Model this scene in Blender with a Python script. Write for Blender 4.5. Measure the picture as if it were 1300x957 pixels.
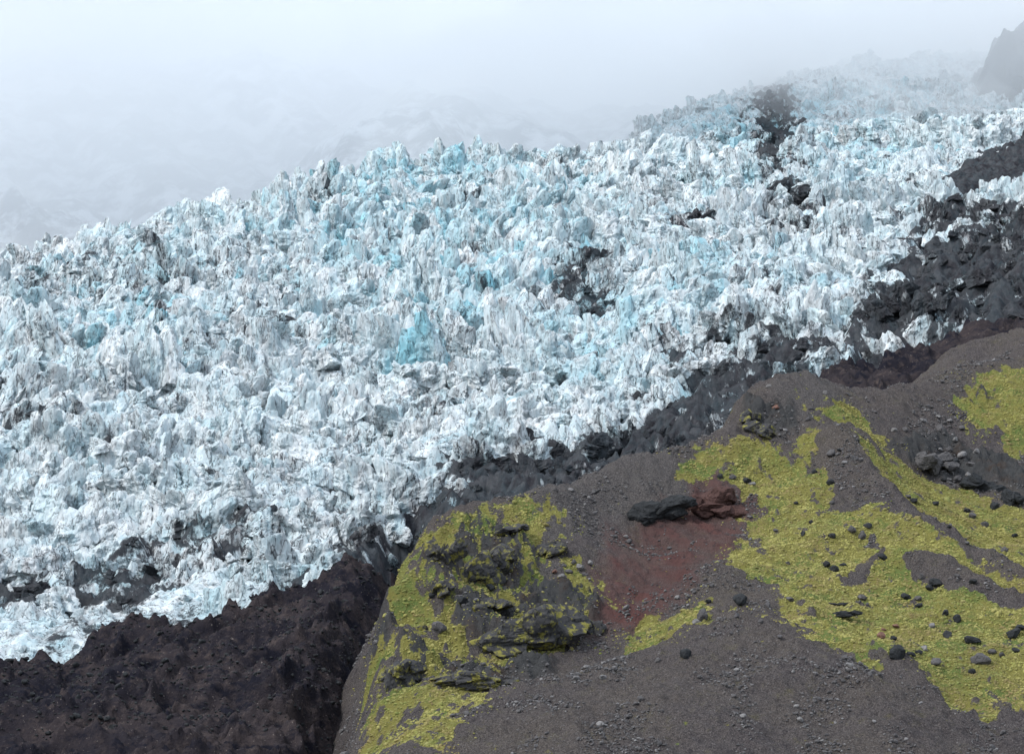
import bpy, bmesh, math, random
import numpy as np
from math import radians, sin, cos, pi

for o in list(bpy.data.objects):
    bpy.data.objects.remove(o)
scene = bpy.context.scene
COL = scene.collection
rng = np.random.default_rng(11)
random.seed(11)

# ------------------------------------------------------------------ camera
FOC, CX, CY = 2932.0, 650.0, 478.5          # focal length and centre, in pixels of a 1300 px wide frame
PITCH = radians(10.0)
cd = bpy.data.cameras.new('camera')
cd.sensor_width = 36.0
cd.lens = 36.0 * FOC / 1300.0
cd.clip_start, cd.clip_end = 1.0, 30000.0
cam = bpy.data.objects.new('camera', cd)
COL.objects.link(cam)
cam.location = (0, 0, 0)
cam.rotation_euler = (radians(90) + PITCH, 0, 0)
scene.camera = cam

# ------------------------------------------------------------------ sky and light (overcast)
SUN_EL, SUN_AZ = radians(44), radians(238)   # azimuth clockwise from +Y: behind the camera, to its left
world = bpy.data.worlds.new('World')
scene.world = world
world.use_nodes = True
wt = world.node_tree
wt.nodes.clear()
w_out = wt.nodes.new('ShaderNodeOutputWorld')
w_add = wt.nodes.new('ShaderNodeAddShader')
w_sky = wt.nodes.new('ShaderNodeTexSky')
w_sky.sky_type = 'NISHITA'
w_sky.sun_disc = False
w_sky.sun_elevation = SUN_EL
w_sky.sun_rotation = SUN_AZ
w_bg = wt.nodes.new('ShaderNodeBackground')
w_bg.inputs['Strength'].default_value = 0.05
w_cl = wt.nodes.new('ShaderNodeBackground')   # even cloud cover
w_cl.inputs['Color'].default_value = (0.815, 0.885, 0.985, 1)
w_cl.inputs['Strength'].default_value = 0.86
wt.links.new(w_sky.outputs[0], w_bg.inputs['Color'])
wt.links.new(w_bg.outputs[0], w_add.inputs[0])
wt.links.new(w_cl.outputs[0], w_add.inputs[1])
wt.links.new(w_add.outputs[0], w_out.inputs['Surface'])

sd = bpy.data.lights.new('sun', 'SUN')
sd.energy = 1.9
sd.angle = radians(12)
sd.color = (1.0, 0.97, 0.92)
sun = bpy.data.objects.new('sun', sd)
COL.objects.link(sun)
sun.rotation_euler = (radians(90) - SUN_EL, 0, -SUN_AZ + pi)

vs = scene.view_settings
vs.view_transform = 'Standard'
vs.look = 'None'
vs.gamma = 1.0
vs.exposure = 0.57
vs.use_curve_mapping = False
cy = scene.cycles
cy.diffuse_bounces = 4
cy.volume_bounces = 10
cy.max_bounces = 14
cy.use_denoising = True

# ------------------------------------------------------------------ noise
def _hash(ix, iy, iz, seed):
    h = (ix.astype(np.int64) * 374761393 + iy.astype(np.int64) * 668265263 + iz.astype(np.int64) * 2147483647 + seed * 974634777) & 0xFFFFFFFF
    h = ((h ^ (h >> 13)) * 1274126177) & 0xFFFFFFFF
    h = ((h ^ (h >> 16)) * 2246822519) & 0xFFFFFFFF
    return ((h ^ (h >> 15)) & 0xFFFFFF).astype(np.float64) / float(0xFFFFFF)

def n2(x, y, seed=0):
    ix, iy = np.floor(x), np.floor(y)
    fx, fy = x - ix, y - iy
    u = fx * fx * fx * (fx * (fx * 6 - 15) + 10)
    w = fy * fy * fy * (fy * (fy * 6 - 15) + 10)
    def g(ox, oy):
        a = _hash(ix + ox, iy + oy, np.zeros_like(ix), seed) * 2 * pi
        return np.cos(a) * (fx - ox) + np.sin(a) * (fy - oy)
    a, b, c, d = g(0, 0), g(1, 0), g(0, 1), g(1, 1)
    return 1.5 * ((a * (1 - u) + b * u) * (1 - w) + (c * (1 - u) + d * u) * w)

def n3(p, seed=0):
    i = np.floor(p)
    f = p - i
    u = f * f * (3 - 2 * f)
    r = 0
    for ox in (0, 1):
        for oy in (0, 1):
            for oz in (0, 1):
                wgt = (u[:, 0] if ox else 1 - u[:, 0]) * (u[:, 1] if oy else 1 - u[:, 1]) * (u[:, 2] if oz else 1 - u[:, 2])
                r = r + wgt * _hash(i[:, 0] + ox, i[:, 1] + oy, i[:, 2] + oz, seed)
    return r * 2 - 1

def fbm(x, y, octs=4, seed=0, gain=0.5):
    r, a = 0.0, 1.0
    for k in range(octs):
        r = r + a * n2(x * 2 ** k + 17.3 * k, y * 2 ** k - 9.1 * k, seed + k)
        a *= gain
    return r

def ridged(x, y, octs=4, seed=0, gain=0.5):
    r, a = 0.0, 1.0
    for k in range(octs):
        r = r + a * (1 - 2 * np.abs(n2(x * 2 ** k + 5.7 * k, y * 2 ** k + 3.3 * k, seed + k)))
        a *= gain
    return r

def sstep(a, b, x):
    t = np.clip((x - a) / (b - a), 0, 1)
    return t * t * (3 - 2 * t)

# ------------------------------------------------------------------ surveying: bearings from the viewpoint to points of the land
def ray(u, v):
    dx, dy = (u - CX) / FOC, (CY - v) / FOC
    Y = cos(PITCH) - dy * sin(PITCH)
    return dx / Y, (sin(PITCH) + dy * cos(PITCH)) / Y

def pt(u, v, d):
    a, b = ray(u, v)
    return (a * d, float(d), b * d)

class Spline:
    """thin-plate surface z = H(x, y) through surveyed points"""
    def __init__(self, pts, smooth=0.0):
        p = np.array(pts, float)
        self.s = 200.0
        self.c = p[:, :2] / self.s
        n = len(p)
        K = self.k(np.linalg.norm(self.c[:, None] - self.c[None], axis=2)) + np.eye(n) * smooth
        P = np.hstack([np.ones((n, 1)), self.c])
        A = np.zeros((n + 3, n + 3))
        A[:n, :n], A[:n, n:], A[n:, :n] = K, P, P.T
        self.w = np.linalg.solve(A, np.concatenate([p[:, 2], np.zeros(3)]))
    @staticmethod
    def k(r):
        return r * r * np.log(np.maximum(r, 1e-9))
    def __call__(self, x, y):
        x, y = np.asarray(x, float) / self.s, np.asarray(y, float) / self.s
        r = self.w[-3] + self.w[-2] * x + self.w[-1] * y
        for (a, b), w in zip(self.c, self.w):
            r = r + w * self.k(np.hypot(x - a, y - b))
        return r

def meet(H, u, v, d0, d1, n=900):
    a, b = ray(u, v)
    d = np.linspace(d0, d1, n)
    below = H(a * d, d) >= b * d
    k = int(np.argmax(below)) if below.any() else n - 1
    return a * d[k], d[k]

def plan(H, poly, d0, d1):
    return np.array([meet(H, u, v, d0, d1) for u, v in poly])

def inside(poly, x, y):
    """signed distance to a plan outline, positive inside"""
    px, py = poly[:, 0], poly[:, 1]
    ins = np.zeros(x.shape, bool)
    dist = np.full(x.shape, 1e9)
    n = len(poly)
    for i in range(n):
        x0, y0, x1, y1 = px[i], py[i], px[(i + 1) % n], py[(i + 1) % n]
        c = (y0 > y) != (y1 > y)
        with np.errstate(divide='ignore', invalid='ignore'):
            ins ^= c & (x < (x1 - x0) * (y - y0) / ((y1 - y0) or 1e-9) + x0)
        ex, ey = x1 - x0, y1 - y0
        t = np.clip(((x - x0) * ex + (y - y0) * ey) / (ex * ex + ey * ey + 1e-9), 0, 1)
        dist = np.minimum(dist, np.hypot(x - x0 - t * ex, y - y0 - t * ey))
    return np.where(ins, dist, -dist)

# ------------------------------------------------------------------ materials
def new_mat(name):
    m = bpy.data.materials.new(name)
    m.use_nodes = True
    nt = m.node_tree
    nt.nodes.clear()
    out = nt.nodes.new('ShaderNodeOutputMaterial')
    return m, nt, out

class NT:
    def __init__(self, nt):
        self.nt = nt
    def node(self, t, **kw):
        n = self.nt.nodes.new(t)
        for k, v in kw.items():
            setattr(n, k, v)
        return n
    def link(self, a, b):
        self.nt.links.new(a, b)
    def pos(self):
        return self.node('ShaderNodeNewGeometry').outputs['Position']
    def mapped(self, scale, rot=(0, 0, 0)):
        m = self.node('ShaderNodeMapping')
        m.inputs['Scale'].default_value = scale
        m.inputs['Rotation'].default_value = rot
        self.link(self.pos(), m.inputs['Vector'])
        return m.outputs[0]
    def noise(self, scale, detail=4, rough=0.55, vec=None, typ=None):
        n = self.node('ShaderNodeTexNoise')
        n.inputs['Scale'].default_value = scale
        n.inputs['Detail'].default_value = detail
        n.inputs['Roughness'].default_value = rough
        if typ:
            n.noise_type = typ
        self.link(vec if vec is not None else self.pos(), n.inputs['Vector'])
        return n.outputs[0]
    def ramp(self, fac, stops):
        r = self.node('ShaderNodeValToRGB')
        e = r.color_ramp.elements
        while len(e) < len(stops):
            e.new(0.5)
        for s, (p, c) in zip(e, stops):
            s.position = p
            s.color = (c, c, c, 1) if not isinstance(c, tuple) else (*c, 1)
        self.link(fac, r.inputs[0])
        return r.outputs[0]
    def math(self, op, a, b=None, clamp=False):
        m = self.node('ShaderNodeMath', operation=op, use_clamp=clamp)
        for i, x in enumerate((a, b)):
            if x is None:
                continue
            if isinstance(x, (int, float)):
                m.inputs[i].default_value = x
            else:
                self.link(x, m.inputs[i])
        return m.outputs[0]
    def mix(self, fac, a, b, mode='MIX'):
        m = self.node('ShaderNodeMix', data_type='RGBA', blend_type=mode)
        for i, x in ((0, fac), (6, a), (7, b)):
            if isinstance(x, (int, float)):
                m.inputs[i].default_value = x
            elif isinstance(x, tuple):
                m.inputs[i].default_value = (*x, 1)
            else:
                self.link(x, m.inputs[i])
        return m.outputs[2]
    def attr(self, name, typ='GEOMETRY'):
        return self.node('ShaderNodeAttribute', attribute_name=name, attribute_type=typ).outputs['Fac']
    def surface(self, out, col, rough=0.8, bump=None, bump_d=0.3, spec=0.06):
        b = self.node('ShaderNodeBsdfPrincipled')
        if isinstance(col, tuple):
            b.inputs['Base Color'].default_value = (*col, 1)
        else:
            self.link(col, b.inputs['Base Color'])
        b.inputs['Roughness'].default_value = rough
        if isinstance(spec, float):
            b.inputs['Specular IOR Level'].default_value = spec
        else:
            self.link(spec, b.inputs['Specular IOR Level'])
        if bump is not None:
            bn = self.node('ShaderNodeBump')
            bn.inputs['Distance'].default_value = bump_d
            bn.inputs['Strength'].default_value = 1.0
            self.link(bump, bn.inputs['Height'])
            self.link(bn.outputs[0], b.inputs['Normal'])
        self.link(b.outputs[0], out.inputs['Surface'])

def ice_material(name, typ):
    m, nt, out = new_mat(name)
    N = NT(nt)
    dirt, blue = N.attr('dirt', typ), N.attr('blue', typ)
    up = N.mapped((1, 1, 0.30), (0.0, 0.22, 0.0))               # streaks run down the ice walls
    crust = N.mix(N.ramp(N.noise(0.16, 7, 0.7, up), [(0.36, 0.0), (0.58, 1.0)]), (0.42, 0.525, 0.565), (0.82, 0.855, 0.86))
    big = N.noise(0.05, 5, 0.62, up)
    bl = N.math('MULTIPLY', N.ramp(big, [(0.36, 0.0), (0.62, 1.0)]), blue, True)
    col = N.mix(bl, crust, (0.29, 0.585, 0.67))
    # grey-brown film of ash
    film = N.ramp(N.noise(0.14, 7, 0.7, up), [(0.44, 0.0), (0.66, 1.0)])
    col = N.mix(N.math('MULTIPLY', film, N.math('ADD', N.math('MULTIPLY', dirt, 0.9), 0.30), True), col, (0.25, 0.245, 0.25))
    # dark ash: patches where the ice is dirty, thin seams everywhere
    patch = N.math('MULTIPLY', N.math('SUBTRACT', N.noise(0.085, 8, 0.72, up), 0.5), 2.6)
    sep = N.node('ShaderNodeSeparateXYZ')
    N.link(N.node('ShaderNodeNewGeometry').outputs['Normal'], sep.inputs[0])
    level = N.math('MULTIPLY', N.math('SUBTRACT', sep.outputs[2], 0.35), 0.45)
    k = N.ramp(N.math('ADD', N.math('ADD', patch, dirt), N.math('MULTIPLY', level, N.math('MULTIPLY', dirt, 1.3), True)), [(0.62, 0.0), (0.84, 1.0)])
    fine = N.ramp(N.noise(0.55, 5, 0.7, up), [(0.545, 0.0), (0.66, 1.0)])
    seam = N.ramp(N.math('ABSOLUTE', N.math('SUBTRACT', N.noise(0.12, 4, 0.6, up), 0.5)), [(0.0, 1.0), (0.020, 0.0)])
    ln = N.math('MULTIPLY', N.math('MAXIMUM', fine, seam), N.math('ADD', N.math('MULTIPLY', dirt, 1.0), 0.50), True)
    k = N.math('MAXIMUM', k, ln)
    ash = N.mix(N.ramp(N.noise(0.3, 6, 0.7), [(0.35, 0.0), (0.7, 1.0)]), (0.007, 0.008, 0.012), (0.042, 0.040, 0.046))
    col = N.mix(N.math('MULTIPLY', k, 0.93), col, ash)
    h = N.math('ADD', N.noise(0.6, 7, 0.7, up), N.math('MULTIPLY', N.noise(2.0, 4), 0.3))
    N.surface(out, col, 0.6, h, 1.6, N.math('MULTIPLY', N.math('SUBTRACT', 1.0, k), 0.25))
    return m

ICE_SHEET = ice_material('glacier_ice', 'GEOMETRY')
ICE_BLOCK = ice_material('serac_ice', 'INSTANCER')

def moraine_material():
    m, nt, out = new_mat('moraine_debris')
    N = NT(nt)
    st = N.mapped((0.5, 1, 1), (0, 0, radians(35)))
    c = N.mix(N.ramp(N.noise(0.03, 6, 0.65, st), [(0.38, 0.0), (0.62, 1.0)]), (0.012, 0.012, 0.018), (0.050, 0.040, 0.040))
    c = N.mix(N.ramp(N.noise(0.25, 6, 0.7), [(0.5, 0.0), (0.72, 1.0)]), c, (0.074, 0.058, 0.054))
    c = N.mix(N.ramp(N.noise(1.1, 3, 0.6), [(0.66, 0.0), (0.72, 1.0)]), c, (0.19, 0.165, 0.15))
    c = N.mix(N.ramp(N.noise(0.12, 5, 0.7, st), [(0.48, 0.0), (0.62, 1.0)]), c, (0.012, 0.012, 0.018))
    h = N.math('ADD', N.noise(0.5, 8, 0.7), N.math('MULTIPLY', N.noise(1.6, 4), 0.4))
    N.surface(out, c, 0.9, h, 1.2, 0.05)
    return m

def rock_material(name, dark, light, scale=1.0, moss=0.0):
    m, nt, out = new_mat(name)
    N = NT(nt)
    c = N.mix(N.noise(0.35 * scale, 6, 0.65), dark, light)
    c = N.mix(N.ramp(N.noise(1.3 * scale, 5, 0.7), [(0.52, 0.0), (0.7, 1.0)]), c, tuple(0.45 * x for x in dark))
    if moss:
        c = N.mix(N.ramp(N.noise(0.5 * scale, 5, 0.7), [(0.62 - moss * 0.2, 0.0), (0.72 - moss * 0.2, 1.0)]), c, (0.19, 0.175, 0.045))
    h = N.noise(1.2 * scale, 8, 0.7)
    N.surface(out, c, 0.85, h, 0.35, 0.10)
    return m

def hillside_material():
    m, nt, out = new_mat('hillside_ground')
    N = NT(nt)
    moss, rock, red, pale = (N.attr(k) for k in ('moss', 'rock', 'red', 'pale'))
    st = N.mapped((1, 1, 0.35), (0, 0, radians(-30)))
    g = N.mix(N.noise(0.08, 6, 0.6), (0.062, 0.054, 0.055), (0.132, 0.115, 0.108))
    g = N.mix(N.ramp(N.noise(0.5, 6, 0.7, st), [(0.50, 0.0), (0.70, 1.0)]), g, (0.036, 0.032, 0.036))
    g = N.mix(N.ramp(N.noise(0.022, 5, 0.65), [(0.42, 0.0), (0.62, 0.6)]), g, (0.115, 0.098, 0.080))
    g = N.mix(N.ramp(N.noise(0.16, 7, 0.75), [(0.55, 0.0), (0.70, 0.55)]), g, (0.12, 0.11, 0.05))
    g = N.mix(pale, g, (0.105, 0.098, 0.094))
    g = N.mix(N.ramp(N.noise(1.3, 3, 0.6), [(0.63, 0.0), (0.70, 1.0)]), g, (0.20, 0.19, 0.185))
    g = N.mix(N.ramp(N.noise(2.2, 4, 0.75), [(0.40, 0.75), (0.60, 0.0)]), g, (0.022, 0.020, 0.022))
    g = N.mix(N.ramp(N.noise(2.9, 3, 0.7), [(0.56, 0.0), (0.68, 0.8)]), g, (0.19, 0.175, 0.165))
    rd = N.mix(N.noise(0.13, 5, 0.65, st), (0.058, 0.031, 0.030), (0.125, 0.062, 0.055))
    rd = N.mix(N.ramp(N.noise(0.6, 6, 0.7), [(0.53, 0.0), (0.70, 1.0)]), rd, (0.026, 0.020, 0.022))
    g = N.mix(red, g, rd)
    rk = N.mix(N.noise(0.25, 6, 0.7, st), (0.012, 0.013, 0.016), (0.095, 0.095, 0.093))
    rk = N.mix(N.ramp(N.noise(0.11, 4, 0.6), [(0.52, 0.0), (0.68, 0.8)]), rk, (0.055, 0.040, 0.032))
    g = N.mix(rock, g, rk)
    ms = N.mix(N.noise(0.035, 5, 0.65), (0.13, 0.120, 0.036), (0.22, 0.205, 0.062))
    ms = N.mix(N.ramp(N.noise(0.06, 6, 0.7), [(0.50, 0.0), (0.60, 1.0)]), ms, (0.105, 0.138, 0.042))
    ms = N.mix(N.ramp(N.noise(0.75, 5, 0.7, st), [(0.54, 0.0), (0.72, 0.75)]), ms, (0.085, 0.078, 0.036))
    mk = N.math('ADD', moss, N.math('MULTIPLY', N.math('SUBTRACT', N.noise(0.35, 6, 0.72), 0.5), 1.5))
    c = N.mix(N.ramp(mk, [(0.44, 0.0), (0.58, 1.0)]), g, ms)
    h = N.math('ADD', N.noise(0.9, 8, 0.7), N.math('MULTIPLY', N.noise(3.0, 3), 0.3))
    N.surface(out, c, 0.92, h, 1.1, 0.04)
    return m

def moss_material():
    m, nt, out = new_mat('moss_tufts')
    N = NT(nt)
    tint = N.attr('tint', 'INSTANCER')
    c = N.mix(N.ramp(N.noise(0.045, 6, 0.7), [(0.47, 0.0), (0.60, 1.0)]), (0.272, 0.258, 0.080), (0.135, 0.168, 0.046))
    c = N.mix(tint, c, (0.31, 0.28, 0.12))
    c = N.mix(N.ramp(N.noise(0.45, 6, 0.75), [(0.47, 0.0), (0.64, 0.85)]), c, (0.10, 0.085, 0.04))
    c = N.mix(N.ramp(N.noise(0.11, 5, 0.7), [(0.50, 0.0), (0.62, 0.75)]), c, (0.20, 0.155, 0.075))
    N.surface(out, c, 0.95, N.noise(4, 3), 0.15, 0.04)
    return m

MORAINE = moraine_material()
HILL = hillside_material()
MOSS = moss_material()
STONE = rock_material('grey_stone', (0.045, 0.044, 0.047), (0.135, 0.128, 0.126))
STONE_PALE = rock_material('pale_stone', (0.11, 0.107, 0.107), (0.25, 0.24, 0.235))
STONE_DARK = rock_material('dark_basalt', (0.012, 0.014, 0.016), (0.050, 0.052, 0.054))
STONE_RED = rock_material('rusty_stone', (0.10, 0.05, 0.04), (0.22, 0.13, 0.10))
CRAG = rock_material('mossy_crag', (0.016, 0.017, 0.020), (0.080, 0.078, 0.078), 0.8, 0.55)
CLIFF = rock_material('far_cliff', (0.028, 0.031, 0.040), (0.075, 0.080, 0.092), 0.12)

# ------------------------------------------------------------------ mesh helpers
def grid_mesh(name, X, Y, Z, keep=None, attrs=None, mat=None):
    r, c = X.shape
    idx = np.arange(r * c).reshape(r, c)
    q = np.stack([idx[:-1, :-1], idx[:-1, 1:], idx[1:, 1:], idx[1:, :-1]], -1).reshape(-1, 4)
    if keep is not None:
        q = q[keep.ravel()]
    used = np.unique(q)
    remap = np.full(r * c, -1)
    remap[used] = np.arange(len(used))
    q = remap[q]
    co = np.stack([X, Y, Z], -1).reshape(-1, 3)[used]
    me = bpy.data.meshes.new(name)
    me.vertices.add(len(co))
    me.vertices.foreach_set('co', co.astype(np.float32).ravel())
    me.loops.add(q.size)
    me.loops.foreach_set('vertex_index', q.astype(np.int32).ravel())
    me.polygons.add(len(q))
    me.polygons.foreach_set('loop_start', np.arange(0, q.size, 4, dtype=np.int32))
    me.update(calc_edges=True)
    for k, a in (attrs or {}).items():
        at = me.attributes.new(k, 'FLOAT', 'POINT')
        at.data.foreach_set('value', a.ravel()[used].astype(np.float32))
    if mat:
        me.materials.append(mat)
    me.polygons.foreach_set('use_smooth', np.ones(len(q), bool))
    return me

def link(name, me, parent=None, kind=None, label=None, cat=None, group=None):
    o = bpy.data.objects.new(name, me)
    COL.objects.link(o)
    if parent is not None:
        o.parent = parent
    for k, v in (('kind', kind), ('label', label), ('category', cat), ('group', group)):
        if v:
            o[k] = v
    return o

_ico = {}
def ico(level):
    if level not in _ico:
        bm = bmesh.new()
        bmesh.ops.create_icosphere(bm, subdivisions=level, radius=1.0)
        v = np.array([x.co[:] for x in bm.verts])
        f = np.array([[x.index for x in p.verts] for p in bm.faces])
        bm.free()
        _ico[level] = (v, f)
    return _ico[level]

def tri_mesh(name, v, f, mat, smooth=False):
    me = bpy.data.meshes.new(name)
    me.from_pydata([tuple(x) for x in v], [], [tuple(x) for x in f])
    me.materials.append(mat)
    if smooth:
        me.polygons.foreach_set('use_smooth', np.ones(len(f), bool))
    me.update()
    return me

def block(level, normals, dists):
    """convex block: the unit directions cut off by planes"""
    d, f = ico(level)
    r = np.full(len(d), 9.0)
    for n, k in zip(normals, dists):
        c = d @ (np.array(n) / np.linalg.norm(n))
        r = np.minimum(r, np.where(c > 0.02, k / np.maximum(c, 0.02), 9.0))
    return d * r[:, None], f

def serac_mesh(i):
    R = np.random.default_rng(500 + i)
    V, Fs, off = [], [], 0
    n = R.integers(3, 6)
    lean = R.uniform(-.25, .25, 2)
    for j in range(n):
        nn, dd = [], []
        az = R.uniform(0, 2 * pi)
        m = R.integers(5, 8)
        for k in range(m):
            a = az + 2 * pi * k / m + R.uniform(-0.4, 0.4)
            nn.append((cos(a), sin(a), R.uniform(-0.05, 0.32)))
            dd.append(R.uniform(0.45, 0.95))
        for k in range(R.integers(2, 4)):
            a = R.uniform(0, 2 * pi)
            nn.append((cos(a), sin(a), R.uniform(0.5, 2.4)))
            dd.append(R.uniform(0.55, 0.95))
        nn.append((0, 0, -1)); dd.append(1.0)
        nn.append((R.uniform(-.4, .4), R.uniform(-.4, .4), 1)); dd.append(1.0)
        v, f = block(4, nn, dd)
        hgt = R.uniform(0.50, 0.62) if j == 0 else R.uniform(0.24, 0.56)
        wid = R.uniform(0.20, 0.34)
        v = v * np.array([wid, wid * R.uniform(0.5, 0.9), hgt])
        t = R.normal(0, 0.35)
        v = np.stack([v[:, 0] * cos(t) - v[:, 1] * sin(t), v[:, 0] * sin(t) + v[:, 1] * cos(t), v[:, 2] + hgt * 0.62], -1)
        v[:, 0] += (lean[0] + R.normal(0, .07)) * v[:, 2]
        v[:, 1] += (lean[1] + R.normal(0, .07)) * v[:, 2]
        if j:
            v[:, 0] += (-0.46 + 0.92 * (j - 0.5) / max(n - 1, 1)) + R.normal(0, .06)
            v[:, 1] += R.normal(0, .10)
        s = i * 7.1 + j * 3.3
        q = v + s
        flute = np.abs(n3(q * np.array([9, 9, 1.6]), i)) * 0.055
        rough = np.abs(n3(q * 6.0, i + 50)) * 0.10 + np.abs(n3(q * 14.0, i + 90)) * 0.055 + np.abs(n3(q * 30.0, i + 130)) * 0.025
        c = v.mean(0)
        dirn = v - c
        dirn /= np.linalg.norm(dirn, axis=1)[:, None] + 1e-9
        v = v - dirn * (flute + rough - 0.05)[:, None]
        V.append(v); Fs.append(f + off); off += len(v)
    return tri_mesh('serac', np.vstack(V), np.vstack(Fs), ICE_BLOCK)

def stone_mesh(i, mat, level=3, name='boulder', squash=0.75, rough=0.12):
    R = np.random.default_rng(900 + i)
    nn, dd = [], []
    for k in range(R.integers(9, 15)):
        n = R.normal(size=3)
        nn.append(n); dd.append(R.uniform(0.62, 1.0))
    v, f = block(level, nn, dd)
    r = np.linalg.norm(v, axis=1, keepdims=True)
    v = v * np.minimum(1.0, 1.15 / r)
    v = v * np.array([1, R.uniform(.65, 1), squash * R.uniform(.75, 1.1)])
    q = v + i * 5.3
    v = v * (1 + rough * n3(q * 2.4, i) + rough * 0.6 * n3(q * 6, i + 3))[:, None]
    v[:, 2] -= v[:, 2].min()
    return tri_mesh(name, v, f, mat)

# ------------------------------------------------------------------ the land: surveyed points (bearing u, v and distance)
G = [  # glacier and its debris apron
    (-80, 1010, 640), (230, 1010, 640), (440, 1000, 650), (-80, 867, 750), (0, 867, 760), (230, 867, 745), (440, 867, 725), (560, 900, 715),
    (-80, 800, 850), (20, 835, 805), (120, 800, 830), (250, 770, 850), (400, 745, 860), (490, 700, 890), (560, 660, 920), (640, 625, 950),
    (760, 600, 985), (900, 530, 1030), (960, 497, 1050), (1100, 462, 1080), (1200, 430, 1100), (1300, 390, 1120), (1400, 350, 1150),
    (0, 650, 960), (200, 640, 980), (400, 600, 1030), (600, 520, 1100), (800, 470, 1130),
    (0, 480, 1180), (200, 470, 1200), (400, 420, 1270), (600, 380, 1330), (800, 340, 1380), (1000, 400, 1170), (1000, 310, 1400), (1200, 320, 1260), (1300, 290, 1290), (1400, 270, 1320),
    (0, 370, 1400), (200, 340, 1450), (400, 298, 1560), (600, 278, 1640), (800, 240, 1750), (1000, 220, 1780), (1200, 235, 1600), (1320, 235, 1550),
    (-80, 345, 1520), (0, 338, 1530), (150, 308, 1570), (250, 284, 1620), (310, 268, 1670), (400, 254, 1770), (480, 234, 1860), (560, 226, 1910), (640, 221, 1960), (740, 211, 2020),
    (1250, 190, 1800), (1320, 165, 1850),
    (820, 165, 2250), (900, 140, 2450), (1000, 110, 2600), (1100, 85, 2750), (1200, 105, 2600), (1320, 110, 2600), (1000, 160, 2150), (1150, 150, 2200), (1250, 158, 2150),
]
GP = [pt(*g) for g in G]
for u, v, d in [(-80, 345, 1520), (0, 338, 1530), (150, 308, 1570), (250, 284, 1620), (310, 268, 1670), (400, 254, 1770), (480, 234, 1860), (560, 226, 1910), (640, 221, 1960), (740, 214, 2020)]:
    x, y, z = pt(u, v, d)
    GP.append((x - 40, y + 160, z - 8))
    GP.append((x - 120, y + 420, z - 40))
HG = Spline(GP, 0.002)

CREST = [(466, 900, 640), (468, 867, 650), (480, 800, 668), (490, 752, 682), (510, 712, 700), (545, 668, 722), (600, 650, 735), (660, 630, 750), (760, 600, 770), (860, 573, 786),
         (925, 548, 800), (940, 508, 826), (962, 490, 836), (1010, 490, 846), (1070, 500, 850)]
HP = [pt(*c) for c in CREST]
for k, (u, v, d) in enumerate(CREST):
    x, y, z = pt(u, v, d)
    if u < 520:
        HP += [(x - 5, y + 10, z - 26), (x - 24, y + 28, z - 55)]
    else:
        HP += [(x - 8, y + 30, z - 16), (x - 20, y + 75, z - 40)]
HP += [pt(*c) for c in [
    (480, 1010, 560), (700, 1010, 545), (950, 1010, 540), (1150, 1010, 540), (1350, 1010, 560),
    (520, 867, 645), (600, 867, 640), (690, 867, 645), (800, 867, 622), (900, 867, 610), (1000, 867, 605), (1150, 867, 612), (1300, 867, 615), (1380, 867, 615),
    (520, 800, 675), (560, 832, 658), (650, 830, 664), (620, 752, 700), (700, 748, 702), (560, 720, 708), (600, 690, 720), (680, 690, 722), (740, 720, 716),
    (760, 800, 684), (720, 830, 668), (820, 760, 706), (850, 700, 735), (800, 665, 750), (760, 640, 758),
    (900, 800, 652), (1000, 800, 642), (1080, 800, 655), (1200, 800, 655), (1300, 800, 652), (1380, 800, 650),
    (900, 735, 695), (960, 745, 690), (1000, 700, 715), (1100, 720, 704), (1180, 720, 696), (1300, 760, 676),
    (900, 640, 762), (950, 640, 758), (1000, 620, 768), (1070, 572, 786), (1130, 640, 748), (1240, 722, 700), (1330, 765, 676),
    (960, 580, 785), (980, 550, 800), (1100, 540, 812), (1150, 560, 812), (1170, 595, 806), (1250, 625, 792), (1300, 645, 780), (1380, 660, 775), (1220, 660, 760), (1300, 700, 735),
    (1215, 540, 840), (1225, 500, 856), (1260, 478, 870), (1310, 470, 880), (1300, 570, 826), (1260, 560, 828), (1380, 520, 850),
    (1130, 500, 855), (1180, 480, 890), (1240, 455, 940), (1300, 425, 1000), (1380, 390, 1040), (1200, 455, 960), (1300, 412, 1060), (1380, 380, 1090)]]
HP += [(x, y + 90, z - 14) for x, y, z in (pt(1180, 470, 960), pt(1300, 412, 1080), pt(1390, 378, 1100))]
HH = Spline(HP, 0.0006)

# ------------------------------------------------------------------ hillside
x0, x1, y0, y1 = -62.0, 235.0, 520.0, 1120.0
gx = np.arange(x0, x1, 0.5)
gy = np.concatenate([np.arange(y0, 900, 0.62), np.arange(900, y1, 1.6)])
X, Y = np.meshgrid(gx, gy)
HZ = HH(X, Y)
run = X * 0.80 + Y * 0.60
acr = X * 0.60 - Y * 0.80

def hz(poly):
    return plan(HH, poly, 540, 1080)

def soft(polys, x, y, w, amp, sc, seed):
    """0..1 cover from plan outlines with a ragged edge"""
    r = np.zeros(x.shape)
    nz = fbm(x / sc, y / sc * 0.6, 4, seed) * amp
    for p in polys:
        r = np.maximum(r, sstep(-w, w, inside(p, x, y) + nz))
    return r

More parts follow.
